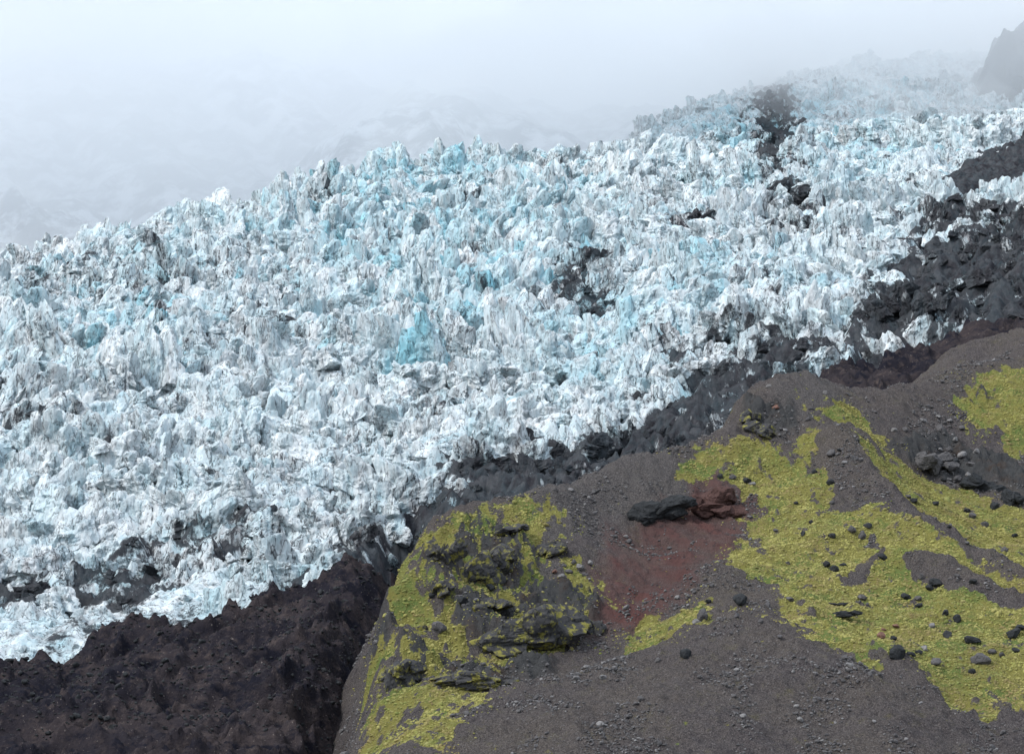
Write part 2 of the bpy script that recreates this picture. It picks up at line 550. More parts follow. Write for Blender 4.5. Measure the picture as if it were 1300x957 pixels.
MOSS_P = [hz(p) for p in [
    [(858, 608), (880, 570), (960, 560), (1032, 566), (1042, 600), (1052, 628), (1075, 650), (1105, 640), (1140, 662), (1185, 690), (1235, 720), (1300, 755), (1390, 795), (1390, 960), (1230, 890), (1150, 856), (1060, 825), (995, 800), (985, 770), (1010, 752), (985, 742), (905, 738), (935, 705), (962, 665), (945, 630), (890, 610)],
    [(1078, 578), (1115, 578), (1170, 606), (1230, 628), (1310, 650), (1390, 665), (1390, 775), (1300, 738), (1230, 700), (1160, 655), (1105, 618)],
    [(1217, 520), (1230, 485), (1260, 473), (1390, 460), (1390, 590), (1300, 580), (1265, 555), (1225, 545)],
    [(470, 960), (472, 860), (492, 758), (512, 714), (548, 670), (602, 653), (660, 634), (715, 655), (705, 700), (760, 742), (775, 772), (720, 825), (660, 858), (600, 900), (560, 960)],
    [(790, 815), (830, 790), (900, 768), (925, 785), (850, 808), (800, 822)], [(1030, 525), (1090, 520), (1130, 560), (1120, 580), (1090, 560)],
]]
GREY_ON_MOSS = [hz(p) for p in [
    [(1040, 556), (1074, 560), (1100, 600), (1135, 640), (1180, 672), (1240, 706), (1300, 738), (1300, 748), (1235, 718), (1170, 682), (1115, 648), (1060, 645), (1048, 610)],
    [(1150, 725), (1200, 722), (1250, 745), (1310, 770), (1310, 790), (1250, 775), (1200, 755), (1160, 742)],
    [(1060, 752), (1110, 722), (1118, 726), (1070, 758)], [(1090, 695), (1110, 685), (1112, 700), (1095, 706)]]]
ROCK_P = [hz(p) for p in [
    [(545, 715), (560, 680), (610, 665), (660, 680), (690, 700), (680, 735), (640, 745), (590, 740)],
    [(560, 800), (580, 760), (640, 750), (760, 755), (770, 775), (740, 805), (660, 820), (600, 828), (570, 820)],
    [(466, 870), (478, 810), (500, 800), (550, 835), (560, 868)], [(560, 850), (700, 845), (690, 872), (560, 872)],
    [(945, 520), (1000, 520), (1040, 545), (1010, 556), (960, 545)],
    [(1225, 495), (1240, 500), (1235, 530), (1220, 530)],
    [(1120, 560), (1200, 560), (1300, 600), (1310, 640), (1240, 620), (1170, 600)]]]
RED_P = [hz(p) for p in [[(800, 672), (870, 650), (900, 625), (945, 640), (955, 670), (915, 710), (880, 745), (830, 790), (770, 812), (740, 800), (780, 740), (790, 700)]]]
PALE_P = [hz(p) for p in [[(700, 620), (850, 580), (865, 620), (800, 650), (700, 720), (660, 760), (640, 750)], [(940, 500), (1060, 495), (1100, 530), (1000, 540)]]]

moss = soft(MOSS_P, X, Y, 4.5, 8.0, 11.0, 3)
grey = soft(GREY_ON_MOSS, X, Y, 2.0, 3.0, 9.0, 8)
left = sstep(45, 10, X)
moss = moss * (1 - grey) * (0.92 - 0.20 * left + (0.34 + 0.40 * left) * fbm(X / 8, Y / 14, 4, 41))
rock = soft(ROCK_P, X, Y, 3.0, 6.0, 12.0, 5)
red = soft(RED_P, X, Y, 9.0, 9.0, 12.0, 6) * (0.75 + 0.4 * fbm(run / 5, acr / 30, 3, 64))
pale = soft(PALE_P, X, Y, 5.0, 8.0, 16.0, 7) * 0.7
moss = np.clip(moss - rock * 0.42 + 0.30 * fbm(X / 2.6, Y / 4.0, 3, 42) * 1.3 + 0.32 * fbm(X / 6 + 40, Y / 9, 3, 44) * sstep(0.05, 0.4, moss) - 0.02 * sstep(0.05, 0.4, moss), 0, 1)

# gravel spines
for line, hgt, wid in (([(1070, 572), (1130, 642), (1240, 716), (1320, 758)], 6.0, 9.0), ([(1120, 722), (1180, 728), (1250, 758), (1320, 785)], 4.5, 7.0), ([(900, 742), (985, 748), (1060, 815), (1150, 852)], 4.0, 9.0)):
    pl = hz(line)
    dd_ = np.full(X.shape, 1e9)
    for (ax_, ay_), (bx_, by_) in zip(pl[:-1], pl[1:]):
        ex, ey = bx_ - ax_, by_ - ay_
        t_ = np.clip(((X - ax_) * ex + (Y - ay_) * ey) / (ex * ex + ey * ey), 0, 1)
        dd_ = np.minimum(dd_, np.hypot(X - ax_ - t_ * ex, Y - ay_ - t_ * ey))
    HZ = HZ + hgt * np.exp(-dd_ / wid) * (1 + 0.3 * fbm(X / 8, Y / 8, 2, 66))
# relief: rolling ground, scree runnels down the fall line, layered crags
HZ = HZ + 2.4 * fbm(X / 26, Y / 26, 4, 20) + 0.55 * fbm(X / 5, Y / 5, 3, 21)
HZ = HZ + (1 - 0.6 * moss) * 1.9 * ridged(run / 13 + 0.6 * fbm(X / 40, Y / 40, 2, 31), acr / 60, 3, 22) * (0.4 + red * 0.5 + pale * 0.3)
bed = X * 0.5 + Y * 0.2 + 4 * fbm(X / 30, Y / 30, 2, 33)
HZ = HZ + rock * (1.5 * ridged((X * 0.35 - Y) / 9, (X + Y * 0.35) / 30, 3, 24, 0.6) + 1.8 * fbm(X / 9, Y / 9, 4, 25, 0.6) + 1.5 * ridged(X / 4.2, Y / 5.0, 3, 28, 0.6))
HZ = HZ + (1 - moss) * 0.55 * ridged(run / 4.5 + 0.8 * fbm(X / 15, Y / 15, 2, 35), acr / 26, 3, 36)
HZ = HZ + moss * 0.35 * fbm(X / 2.2, Y / 2.2, 2, 26)
HZ = HZ + 0.22 * n2(X / 0.9, Y / 0.9, 27) * (1 - 0.5 * moss) + 0.35 * (1 - moss) * fbm(X / 2.4, Y / 2.4, 3, 29)

hill = link('hillside', grid_mesh('hillside', X, Y, HZ, None, {'moss': moss, 'rock': rock, 'red': red, 'pale': pale}, HILL), kind='structure',
            label='moss and gravel hillside below the glacier')

def bil(A, x, y):
    i = np.clip(np.searchsorted(gy, y) - 1, 0, len(gy) - 2)
    j = np.clip(((x - x0) / 0.5).astype(int), 0, len(gx) - 2)
    tx = np.clip((x - gx[j]) / 0.5, 0, 1)
    ty = np.clip((y - gy[i]) / (gy[i + 1] - gy[i]), 0, 1)
    return (A[i, j] * (1 - tx) + A[i, j + 1] * tx) * (1 - ty) + (A[i + 1, j] * (1 - tx) + A[i + 1, j + 1] * tx) * ty

def ground(x, y):
    return bil(HZ, np.atleast_1d(np.asarray(x, float)), np.atleast_1d(np.asarray(y, float)))

def spot(u, v):
    a, b = ray(u, v)
    d = np.linspace(540, 1080, 2200)
    below = ground(a * d, d) >= b * d
    k = int(np.argmax(below)) if below.any() else len(d) - 1
    return a * d[k], d[k], float(ground(a * d[k], d[k])[0])

# ------------------------------------------------------------------ glacier sheet and moraine
cols = np.linspace(-160, 1460, 690)
rows = np.concatenate([np.arange(540, 640, 3.0), np.arange(640, 1300, 1.25), np.arange(1300, 2000, 2.2), np.arange(2000, 3200, 5.0)])
Bu = (cols - CX) / FOC / cos(PITCH)
GX = rows[:, None] * Bu[None, :]
GY = np.repeat(rows[:, None], len(cols), 1)
GZ = HG(GX, GY)

def gz(poly):
    return plan(HG, poly, 640, 3100)

MOR_P = [gz(p) for p in [
    [(-90, 1010), (-90, 862), (20, 838), (110, 818), (220, 800), (300, 775), (340, 760), (400, 750), (440, 728), (480, 708), (510, 680), (560, 690), (640, 800), (640, 1010)]]]
MOR_R = [gz(p) for p in [[(1000, 520), (1080, 480), (1150, 465), (1230, 440), (1300, 410), (1400, 370), (1400, 520)]]]
DEBRIS_P = [gz(p) for p in [[(1190, 256), (1205, 232), (1260, 200), (1310, 172), (1400, 150), (1400, 245), (1300, 245), (1230, 258)]]]
DIRT_Z = [(gz(p), a, w) for p, a, w in [
    ([(1030, 485), (1050, 420), (1105, 385), (1125, 335), (1180, 300), (1150, 285), (1190, 262), (1400, 255), (1400, 450), (1200, 445), (1100, 475)], 0.98, 24),
    ([(380, 760), (420, 695), (500, 640), (590, 592), (680, 568), (780, 532), (880, 478), (950, 446), (1050, 425), (1060, 490), (970, 550), (810, 660), (600, 715), (480, 730)], 1.0, 18),
    ([(962, 115), (1015, 130), (1018, 200), (1048, 300), (985, 315), (950, 210)], 0.84, 12),
    ([(845, 282), (900, 275), (925, 300), (880, 312), (850, 305)], 0.88, 9),
    ([(740, 330), (790, 325), (815, 380), (790, 405), (750, 400), (700, 405), (690, 360)], 0.78, 16),
    ([(790, 440), (950, 425), (1040, 430), (1000, 465), (860, 470)], 0.80, 16),
    ([(40, 730), (160, 700), (240, 676), (330, 650), (360, 685), (260, 745), (170, 768), (60, 772)], 0.72, 9),
    ([(-160, 805), (-90, 758), (20, 746), (75, 750), (60, 778), (0, 797)], 0.92, 5),
    ([(260, 665), (310, 640), (330, 655), (280, 690)], 0.8, 5),
    ([(330, 738), (390, 722), (420, 738), (350, 752)], 0.8, 4),
    ([(0, 345), (150, 325), (260, 335), (270, 380), (120, 395), (0, 375)], 0.50, 14),
    ([(560, 450), (590, 445), (590, 490), (565, 490)], 0.75, 5), ([(400, 560), (430, 560), (430, 620), (400, 610)], 0.6, 5),
    ([(470, 515), (500, 520), (485, 570), (455, 560)], 0.7, 5), ([(1130, 330), (1165, 335), (1150, 375), (1120, 360)], 0.8, 6)]]
BLUE_Z = [(gz(p), a, w) for p, a, w in [
    ([(290, 260), (400, 225), (560, 195), (700, 200), (760, 330), (700, 420), (560, 470), (420, 440), (380, 340)], 1.15, 50),
    ([(760, 300), (1000, 320), (1060, 380), (900, 430), (740, 470), (640, 470)], 0.9, 40),
    ([(0, 340), (250, 290), (330, 350), (300, 450), (0, 520)], 0.85, 50), ([(820, 170), (1200, 110), (1200, 240), (900, 270)], 0.8, 40)]]

def zones(x, y, zs, base):
    r = base
    nz = fbm(x / 22, y / 30, 4, 61)
    for p, a, w in zs:
        r = np.maximum(r, a * sstep(-w, w, inside(p, x, y) + nz * w * 1.2))
    return r

def crevasse(x, y):
    """0 in the bottom of a crevasse, 1 on the ice between"""
    a, b = x * .85 + y * .53, y * .85 - x * .53
    a = a + 9 * n2(x / 40, y / 40, 205)
    c1 = np.abs(n2(a / 62, b / 34, 201)) * 3.2
    c2 = np.abs(n2(a / 30 + 7, b / 19, 202)) * 3.0
    return np.minimum(np.clip(c1, 0, 1), 0.35 + 0.65 * np.clip(c2, 0, 1))

def dirt_at(x, y):
    base = 0.20 + 0.30 * sstep(0.0, 0.8, fbm(x / 55, y / 80, 4, 71)) + 0.22 * sstep(0.2, 0.9, fbm(x / 17, y / 24, 3, 72))
    base = base + 0.34 * (1 - crevasse(x, y)) * sstep(-0.5, 0.5, fbm(x / 45, y / 60, 3, 74))
    d = zones(x, y, DIRT_Z, base)
    return np.maximum(d, soft(DEBRIS_P, x, y, 8, 10, 30, 73) * 1.25)

def blue_at(x, y):
    return zones(x, y, BLUE_Z, 0.38 + 0.0 * x) * (0.75 + 0.35 * fbm(x / 30, y / 40, 3, 81) + 0.6 * (1 - crevasse(x, y)))   # fresh ice shows in the crevasse walls

gd, gb = dirt_at(GX, GY), blue_at(GX, GY)
mor = np.maximum(soft(MOR_P, GX, GY, 3, 7, 20, 91), soft(MOR_R, GX, GY, 5, 8, 20, 92))
mor = np.maximum(mor, sstep(790, 755, GY))
deb = soft(DEBRIS_P, GX, GY, 8, 10, 30, 73)
toe = soft([gz([(-90, 860), (20, 835), (220, 798), (330, 755), (330, 735), (220, 745), (100, 770), (20, 790), (-90, 800)])], GX, GY, 4, 5, 15, 93)
bare = np.maximum(mor, deb)
rough = (1 - bare) * (1 - 0.6 * toe)
GZ = GZ + 4.0 * fbm(GX / 60, GY / 60, 3, 101)
wx, wy = GX + 5 * n2(GX / 17, GY / 17, 105), GY + 7 * n2(GX / 17 + 9, GY / 17, 106)
GZ = GZ + rough * (13.0 * (crevasse(GX, GY) - 0.75) * (0.5 + 0.5 * sstep(840, 1100, GY)) + 3.0 * ridged(wx / 26, wy / 30, 3, 102, 0.6) + 2.2 * ridged(wx / 9, wy / 12, 3, 103, 0.6) - 3.0)
rn, ac = GX * 0.83 + GY * 0.55, GX * 0.55 - GY * 0.83
GZ = GZ + bare * (6.0 * ridged(ac / 30 + 0.5 * fbm(GX / 30, GY / 30, 2, 110), rn / 70, 4, 104, 0.6) + 1.2 * fbm(GX / 6, GY / 6, 3, 107) + 1.4 * ridged(GX / 8, GY / 11, 4, 108))
tr0, tr1 = np.array(pt(505, 680, 880)[:2]), np.array(pt(452, 880, 722)[:2])
tt = np.clip(((GX - tr0[0]) * (tr1 - tr0)[0] + (GY - tr0[1]) * (tr1 - tr0)[1]) / ((tr1 - tr0) @ (tr1 - tr0)), -0.3, 1.6)
td = np.hypot(GX - tr0[0] - tt * (tr1 - tr0)[0], GY - tr0[1] - tt * (tr1 - tr0)[1])
GZ = GZ - 20 * np.exp(-(td / 9.0) ** 2)
GZ = GZ - 5.0 * soft(MOR_P, GX, GY, 8, 0, 20, 91)
GZ = GZ + (-10 - GZ) * sstep(660, 560, GY)
cell = 0.25 * (mor[:-1, :-1] + mor[1:, :-1] + mor[:-1, 1:] + mor[1:, 1:]) > 0.5
glacier = link('glacier', grid_mesh('glacier', GX, GY, GZ, ~cell, {'dirt': gd, 'blue': gb}, ICE_SHEET), kind='structure', label='crevassed blue and white glacier icefall streaked with ash')
moraine = link('moraine', grid_mesh('moraine', GX, GY, GZ, cell, {}, MORAINE), kind='structure', label='dark brown debris apron at the foot of the ice')

def ice_z(x, y):
    cu = x / y
    j = np.clip(((cu - Bu[0]) / (Bu[1] - Bu[0])), 0, len(cols) - 1.001)
    i = np.clip(np.interp(y, rows, np.arange(len(rows))), 0, len(rows) - 1.001)
    i0, j0 = i.astype(int), j.astype(int)
    ti, tj = i - i0, j - j0
    return (GZ[i0, j0] * (1 - tj) + GZ[i0, j0 + 1] * tj) * (1 - ti) + (GZ[i0 + 1, j0] * (1 - tj) + GZ[i0 + 1, j0 + 1] * tj) * ti

# ------------------------------------------------------------------ seracs
SERACS = [serac_mesh(i) for i in range(28)]
px, py = [], []
y = 800.0
while y < 3000:
    sp = 9.0 + 0.0056 * (y - 800)
    if y > 2000:
        sp *= 1.5
    half = y * 0.272
    n = int(2 * half / sp)
    px.append(np.linspace(-half, half, n) + rng.uniform(-.5, .5, n) * sp)
    py.append(y + rng.uniform(-.6, .6, n) * sp)
    y += sp * 1.15
sx, sy = np.concatenate(px), np.concatenate(py)
s_bare = np.maximum(np.maximum(soft(MOR_P, sx, sy, 3, 7, 20, 91), soft(MOR_R, sx, sy, 5, 8, 20, 92)), soft(DEBRIS_P, sx, sy, 8, 10, 30, 73))
keep = s_bare < 0.35
sx, sy = sx[keep], sy[keep]
n = len(sx)
sdirt = np.clip(dirt_at(sx, sy) + rng.normal(0, 0.05, n), 0, 1)
s_r = soft(MOR_R, sx, sy, 25, 8, 20, 92)
sdirt = np.maximum(sdirt, 1.1 * sstep(0.03, 0.3, s_r))
sblue = np.clip(blue_at(sx, sy) * rng.uniform(0.4, 1.2, n), 0, 1)
s_toe = soft([gz([(-90, 860), (20, 835), (220, 798), (330, 755), (330, 735), (220, 745), (100, 770), (20, 790), (-90, 800)])], sx, sy, 4, 5, 15, 93)
up_ice = sstep(850, 1250, sy) 
big = np.clip(0.5 + 0.6 * fbm(sx / 60, sy / 90, 3, 121), 0.1, 1.2)
sh = 1.28 * (5.0 + 9.0 * up_ice * big + 6.5 * big) * (1 - 0.55 * sstep(0.55, 0.85, sdirt)) * (1 + 0.45 * sstep(-30, 40, inside(BLUE_Z[0][0], sx, sy))) * (0.55 + 0.55 * crevasse(sx, sy)) * np.clip(rng.lognormal(0, 0.34, n), 0.4, 1.7)
sh *= 1 - 0.72 * s_toe
sh = np.minimum(sh, np.where(sy > 1900, 19.0, 34.0))
right_part = sstep(60, 140, sx) * (1 - up_ice)
wide = rng.uniform(1.0, 2.1, n)
sw = np.minimum(sh * wide + 2.5, np.maximum(34.0, 0.02 * sy))
sd_ = sw * rng.uniform(0.55, 0.95, n)
sz = ice_z(sx, sy) - rng.uniform(0.12, 0.46, n) * sh
turn = -0.35 + 0.8 * fbm(sx / 90, sy / 120, 2, 123) + rng.normal(0, 0.25, n)
srot = np.stack([rng.normal(0.08, 0.20, n), rng.normal(-0.14, 0.22, n), turn + pi * rng.integers(0, 2, n)], -1)
spick = rng.integers(0, len(SERACS), n)

apparent = sh / sy
order = np.argsort(-apparent)
near300 = order[:300]
rest = order[300:]
for k in near300:
    o = link('serac', SERACS[spick[k]], glacier)
    o.location = (sx[k], sy[k], sz[k])
    o.rotation_euler = srot[k]
    o.scale = (sw[k], sd_[k], sh[k])
    o['dirt'], o['blue'] = float(sdirt[k]), float(sblue[k])

def scatter(name, meshes, P, rot, scl, pick, fattrs, parent=None, **tags):
    """one object that strews alike meshes over points (geometry nodes)"""
    me = bpy.data.meshes.new(name)
    me.from_pydata([tuple(p) for p in P], [], [])
    def put(k, typ, field, arr):
        a = me.attributes.new(k, typ, 'POINT')
        a.data.foreach_set(field, np.ascontiguousarray(arr).ravel())
    put('turn', 'FLOAT_VECTOR', 'vector', rot.astype(np.float32))
    put('size', 'FLOAT_VECTOR', 'vector', scl.astype(np.float32))
    put('pick', 'INT', 'value', pick.astype(np.int32))
    for k, a in fattrs.items():
        put(k, 'FLOAT', 'value', a.astype(np.float32))
    o = link(name, me, parent, **tags)
    ng = bpy.data.node_groups.new(name + '_scatter', 'GeometryNodeTree')
    ng.interface.new_socket('Geometry', in_out='INPUT', socket_type='NodeSocketGeometry')
    ng.interface.new_socket('Geometry', in_out='OUTPUT', socket_type='NodeSocketGeometry')
    gi, go = ng.nodes.new('NodeGroupInput'), ng.nodes.new('NodeGroupOutput')
    jn = ng.nodes.new('GeometryNodeJoinGeometry')
    for i, m in enumerate(meshes):
        src = bpy.data.objects.new(m.name + '_source', m)
        oi = ng.nodes.new('GeometryNodeObjectInfo')
        oi.inputs['Object'].default_value = src
        ti = ng.nodes.new('GeometryNodeGeometryToInstance')
        ng.links.new(oi.outputs['Geometry'], ti.inputs[0])
        ng.links.new(ti.outputs[0], jn.inputs[0])
    ip = ng.nodes.new('GeometryNodeInstanceOnPoints')
    ip.inputs['Pick Instance'].default_value = True
    def named(k, typ):
        a = ng.nodes.new('GeometryNodeInputNamedAttribute')
        a.data_type = typ
        a.inputs['Name'].default_value = k
        return a.outputs['Attribute']
    e2r = ng.nodes.new('FunctionNodeEulerToRotation')
    ng.links.new(named('turn', 'FLOAT_VECTOR'), e2r.inputs[0])
    ng.links.new(gi.outputs[0], ip.inputs['Points'])
    ng.links.new(jn.outputs[0], ip.inputs['Instance'])
    ng.links.new(named('pick', 'INT'), ip.inputs['Instance Index'])
    ng.links.new(e2r.outputs[0], ip.inputs['Rotation'])
    ng.links.new(named('size', 'FLOAT_VECTOR'), ip.inputs['Scale'])
    ng.links.new(ip.outputs[0], go.inputs[0])
    md = o.modifiers.new('scatter', 'NODES')
    md.node_group = ng
    me.materials.append(meshes[0].materials[0])
    return o

scatter('serac_field', SERACS, np.stack([sx, sy, sz], -1)[rest], srot[rest], np.stack([sw, sd_, sh], -1)[rest], spick[rest],
        {'dirt': sdirt[rest], 'blue': sblue[rest]}, glacier, kind='stuff')

# ------------------------------------------------------------------ far mountain and cliff in the cloud
MP = [pt(*c) for c in [(-300, 330, 2500), (0, 325, 2550), (200, 300, 2650), (330, 260, 2750), (500, 200, 2800), (-300, 200, 3000), (0, 250, 2800), (130, 165, 3100), (60, 190, 3000), (200, 230, 2950),
                       (260, 250, 2900), (330, 200, 3050), (440, 120, 3300), (300, 100, 3500), (120, 90, 3500), (-200, 100, 3500), (600, 150, 3400)]]
HM = Spline(MP, 0.001)
mx, my = np.meshgrid(np.linspace(-1100, 260, 300), np.linspace(2450, 3500, 260))
MZ = HM(mx, my) + 60 * fbm(mx / 260, my / 420, 3, 131) + 15 * ridged((mx + 0.3 * my) / 130, my / 420, 5, 133, 0.6)
m, nt, out = new_mat('mountain_rock')
N = NT(nt)
c = N.mix(N.noise(0.012, 6, 0.65), (0.04, 0.055, 0.08), (0.16, 0.18, 0.21))
c = N.mix(N.ramp(N.noise(0.02, 7, 0.7), [(0.47, 0.0), (0.58, 1.0)]), c, (0.72, 0.76, 0.80))
N.surface(out, c, 0.9, N.noise(0.08, 6), 6.0, 0.2)
link('mountain', grid_mesh('mountain', mx, my, MZ, None, {}, m), kind='structure', label='faint rocky mountain with snow behind the cloud')

bx, by, bz = pt(1196, 172, 2380)
kx, ky = np.meshgrid(np.linspace(-30, 330, 150), np.linspace(-70, 260, 130))
KZ = 165 * sstep(0, 1, (kx + 14 * fbm(ky / 50, kx / 80, 3, 163)) / 105) * sstep(-60, 60, ky + 18 * fbm(kx / 40, ky / 40, 3, 161)) + 12 * ridged(kx / 38, ky / 60, 4, 162) - 30
link('rock_cliff', grid_mesh('rock_cliff', kx + bx, ky + by, KZ + bz, None, {}, CLIFF), label='dark rock cliff rising into the cloud beside the upper icefall', cat='cliff')

# ------------------------------------------------------------------ low cloud over the upper ice
cz = np.linspace(150, 1150, 70)
cxs = np.linspace(-2600, 2600, 300)
CXX, CZZ = np.meshgrid(cxs, cz)
CYY = 2120 - 0.55 * np.clip(CZZ - 560, 0, 500) + 210 * fbm(CXX / 330, CZZ / 230, 5, 141, 0.55) + 0.10 * np.abs(CXX) - 170 * sstep(-150, -450, CXX)
def closed_cloud(name, X, Y, Z, yback):
    r, c = X.shape
    V = np.concatenate([np.stack([X, Y, Z], -1).reshape(-1, 3), np.stack([X, np.full_like(Y, yback), Z], -1).reshape(-1, 3)])
    idx = np.arange(r * c).reshape(r, c)
    Fs = []
    for i in range(r - 1):
        for j in range(c - 1):
            Fs.append((idx[i, j], idx[i, j + 1], idx[i + 1, j + 1], idx[i + 1, j]))
            k = r * c
            Fs.append((k + idx[i, j], k + idx[i + 1, j], k + idx[i + 1, j + 1], k + idx[i, j + 1]))
    rim = list(idx[0, :]) + list(idx[1:, -1]) + list(idx[-1, -2::-1]) + list(idx[-2:0:-1, 0])
    for a, b in zip(rim, rim[1:] + rim[:1]):
        Fs.append((a, a + r * c, b + r * c, b))
    me = bpy.data.meshes.new(name)
    me.from_pydata([tuple(p) for p in V], [], [tuple(int(q) for q in p) for p in Fs])
    return me
m, nt, out = new_mat('cloud_vapour')
pv = nt.nodes.new('ShaderNodeVolumePrincipled')
pv.inputs['Color'].default_value = (0.975, 0.99, 1.0, 1)
pv.inputs['Density'].default_value = 0.0030
pv.inputs['Anisotropy'].default_value = 0.2
nt.links.new(pv.outputs[0], out.inputs['Volume'])
me = closed_cloud('cloud', CXX, CYY, CZZ, 3650.0)
me.materials.append(m)
link('cloud', me, kind='stuff', label='low white cloud shrouding the upper glacier')

# ------------------------------------------------------------------ valley floor under everything
gm, nt, out = new_mat('outwash_gravel')
N = NT(nt)
N.surface(out, N.mix(N.noise(0.3, 6), (0.06, 0.058, 0.06), (0.13, 0.12, 0.12)), 0.9, N.noise(2, 5), 0.2)
gxx, gyy = np.meshgrid(np.linspace(-9000, 9000, 40), np.linspace(-9000, 12000, 40))
link('ground', grid_mesh('ground', gxx, gyy, np.full_like(gxx, -1.8), None, {}, gm), kind='structure', label='flat gravel valley floor')

# ------------------------------------------------------------------ moss tufts, loose stones
def tuft_mesh(i):
    R_ = np.random.default_rng(300 + i)
    v, f = ico(2)
    v = v * np.array([1, R_.uniform(.7, 1), R_.uniform(.55, .8)])
    v = v * (1 + 0.30 * n3(v * 2.2 + i * 9, i))[:, None]
    return tri_mesh('moss_tuft', v, f, MOSS, True)
TUFTS = [tuft_mesh(i) for i in range(6)]
PEBBLES = {k: [stone_mesh(40 + 10 * j + i, m_, 2, 'stone', 0.7, 0.1) for i in range(5)] for j, (k, m_) in enumerate((('grey', STONE), ('pale', STONE_PALE)))}

def strew(n, mask, thr, power=1.0):
    x = rng.uniform(x0 + 2, x1 - 4, n)
    y = rng.uniform(560, 930, n)
    m_ = bil(mask, x, y)
    ok = m_ * rng.random(n) ** power > thr
    return x[ok], y[ok]
tx, ty = strew(360000, moss, 0.38, 0.5)
fringe = soft(MOSS_P, X, Y, 16.0, 14.0, 9.0, 43) * (1 - grey)
fx_, fy_ = strew(90000, np.clip(fringe, 0, 0.6), 0.42, 0.6)
tx, ty = np.concatenate([tx, fx_]), np.concatenate([ty, fy_])
tn = len(tx)
ts = rng.lognormal(-1.35, 0.42, tn)
scatter('moss', TUFTS, np.stack([tx, ty, ground(tx, ty) - 0.10 * ts], -1), np.stack([rng.normal(0, .3, tn), rng.normal(0, .3, tn), rng.uniform(0, 6.28, tn)], -1),
        np.stack([ts, ts, ts * rng.uniform(.6, 1.2, tn)], -1), rng.integers(0, 6, tn), {'tint': np.clip(rng.normal(.25, .2, tn), 0, 1)}, kind='stuff', label='yellow green moss and grass growing on the hillside')
bare_ground = np.clip(1 - moss * 1.2, 0, 1) * (0.35 + 0.65 * sstep(-0.1, 0.7, fbm(X / 18, Y / 26, 4, 151)))
qx, qy = strew(260000, bare_ground, 0.38, 0.8)
qn = len(qx)
qs = rng.lognormal(-1.45, 0.50, qn)
for nm, sel in (('grey', np.arange(qn) % 4 != 0), ('pale', np.arange(qn) % 4 == 0)):
    k = int(sel.sum())
    scatter('scree_' + nm + '_stones', PEBBLES[nm], np.stack([qx, qy, ground(qx, qy) - 0.15 * qs], -1)[sel], rng.uniform(0, 6.28, (k, 3)) * np.array([.1, .1, 1]),
            np.repeat(qs[sel][:, None], 3, 1), rng.integers(0, 5, k), {}, kind='stuff', label=nm + ' loose stones strewn over the gravel slopes')

# ------------------------------------------------------------------ boulders one can pick out
MATS = {'d': STONE_DARK, 'g': STONE, 'p': STONE_PALE, 'r': STONE_RED}
BOULDER = {k: [stone_mesh(100 + 20 * j + i, m_, 3) for i in range(7)] for j, (k, m_) in enumerate(MATS.items())}
WORD = {'d': 'dark basalt', 'g': 'grey', 'p': 'pale grey', 'r': 'rusty red'}
bcount = [0]
set_down = []
FLAT = {(1158, 637), (1232, 814), (1073, 588)}      # slabs seen lying flat in the photograph
def boulder(u, v, w, k, place, group, squash=1.0):
    x, y, z = spot(u, v)
    r = w * y / FOC / 2
    me_ = BOULDER[k][bcount[0] % 7]
    bcount[0] += 1
    flat = (u, v) in FLAT
    squash = 0.6 if flat else (1.0, 0.85, 1.1, 0.92)[bcount[0] % 4]
    look = ('large ' if w >= 15 else 'small ' if w < 10 else '') + ('flat ' if flat else '')
    o = link('boulder', me_, label=f'{look}{WORD[k]} boulder {place}', cat='boulder', group=group)
    o.location = (x, y, z - 0.36 * r)
    o.rotation_euler = (random.uniform(-.2, .2), random.uniform(-.2, .2), random.uniform(0, 6.28))
    o.scale = (r, r, r * squash)
    set_down.append((o, f'{look}{WORD[k]}', u, v))
    return o
for u, v, w, k in [(1066, 572, 9, 'd'), (1056, 579, 13, 'g'), (1073, 588, 11, 'p'), (1033, 602, 9, 'd'), (1054, 615, 11, 'd'), (1047, 500, 7, 'p'), (976, 492, 8, 'p'), (1030, 520, 8, 'g'), (1088, 560, 7, 'd')]:
    boulder(u, v, w, k, 'on the gravel ridge crest', 'boulders on the gravel ridge crest')
for u, v, w, k in [(1019, 680, 9, 'd'), (1057, 683, 10, 'd'), (1081, 676, 15, 'g'), (1101, 669, 14, 'd'), (1094, 684, 13, 'g'), (948, 612, 15, 'd'), (955, 616, 10, 'p'), (930, 608, 10, 'g'), (915, 607, 8, 'd'),
                   (1120, 710, 12, 'd'), (1000, 716, 9, 'g'), (1056, 640, 8, 'g'), (1010, 640, 8, 'd'), (985, 675, 8, 'g'), (1030, 665, 8, 'd'), (1060, 725, 14, 'd'), (1048, 720, 10, 'd'), (1070, 718, 9, 'd')]:
    boulder(u, v, w, k, 'in the upper moss field', 'boulders in the upper moss field')
for u, v, w, k in [(1158, 637, 20, 'd'), (1152, 631, 12, 'g'), (1188, 641, 9, 'd'), (1261, 646, 17, 'd'), (1250, 668, 11, 'g'), (1235, 657, 14, 'g'), (1228, 650, 9, 'd'), (1288, 682, 9, 'd'), (1228, 690, 8, 'g'), (1205, 670, 8, 'd'), (1275, 700, 9, 'g')]:
    boulder(u, v, w, k, 'on the moss by the gully', 'boulders on the moss by the gully')
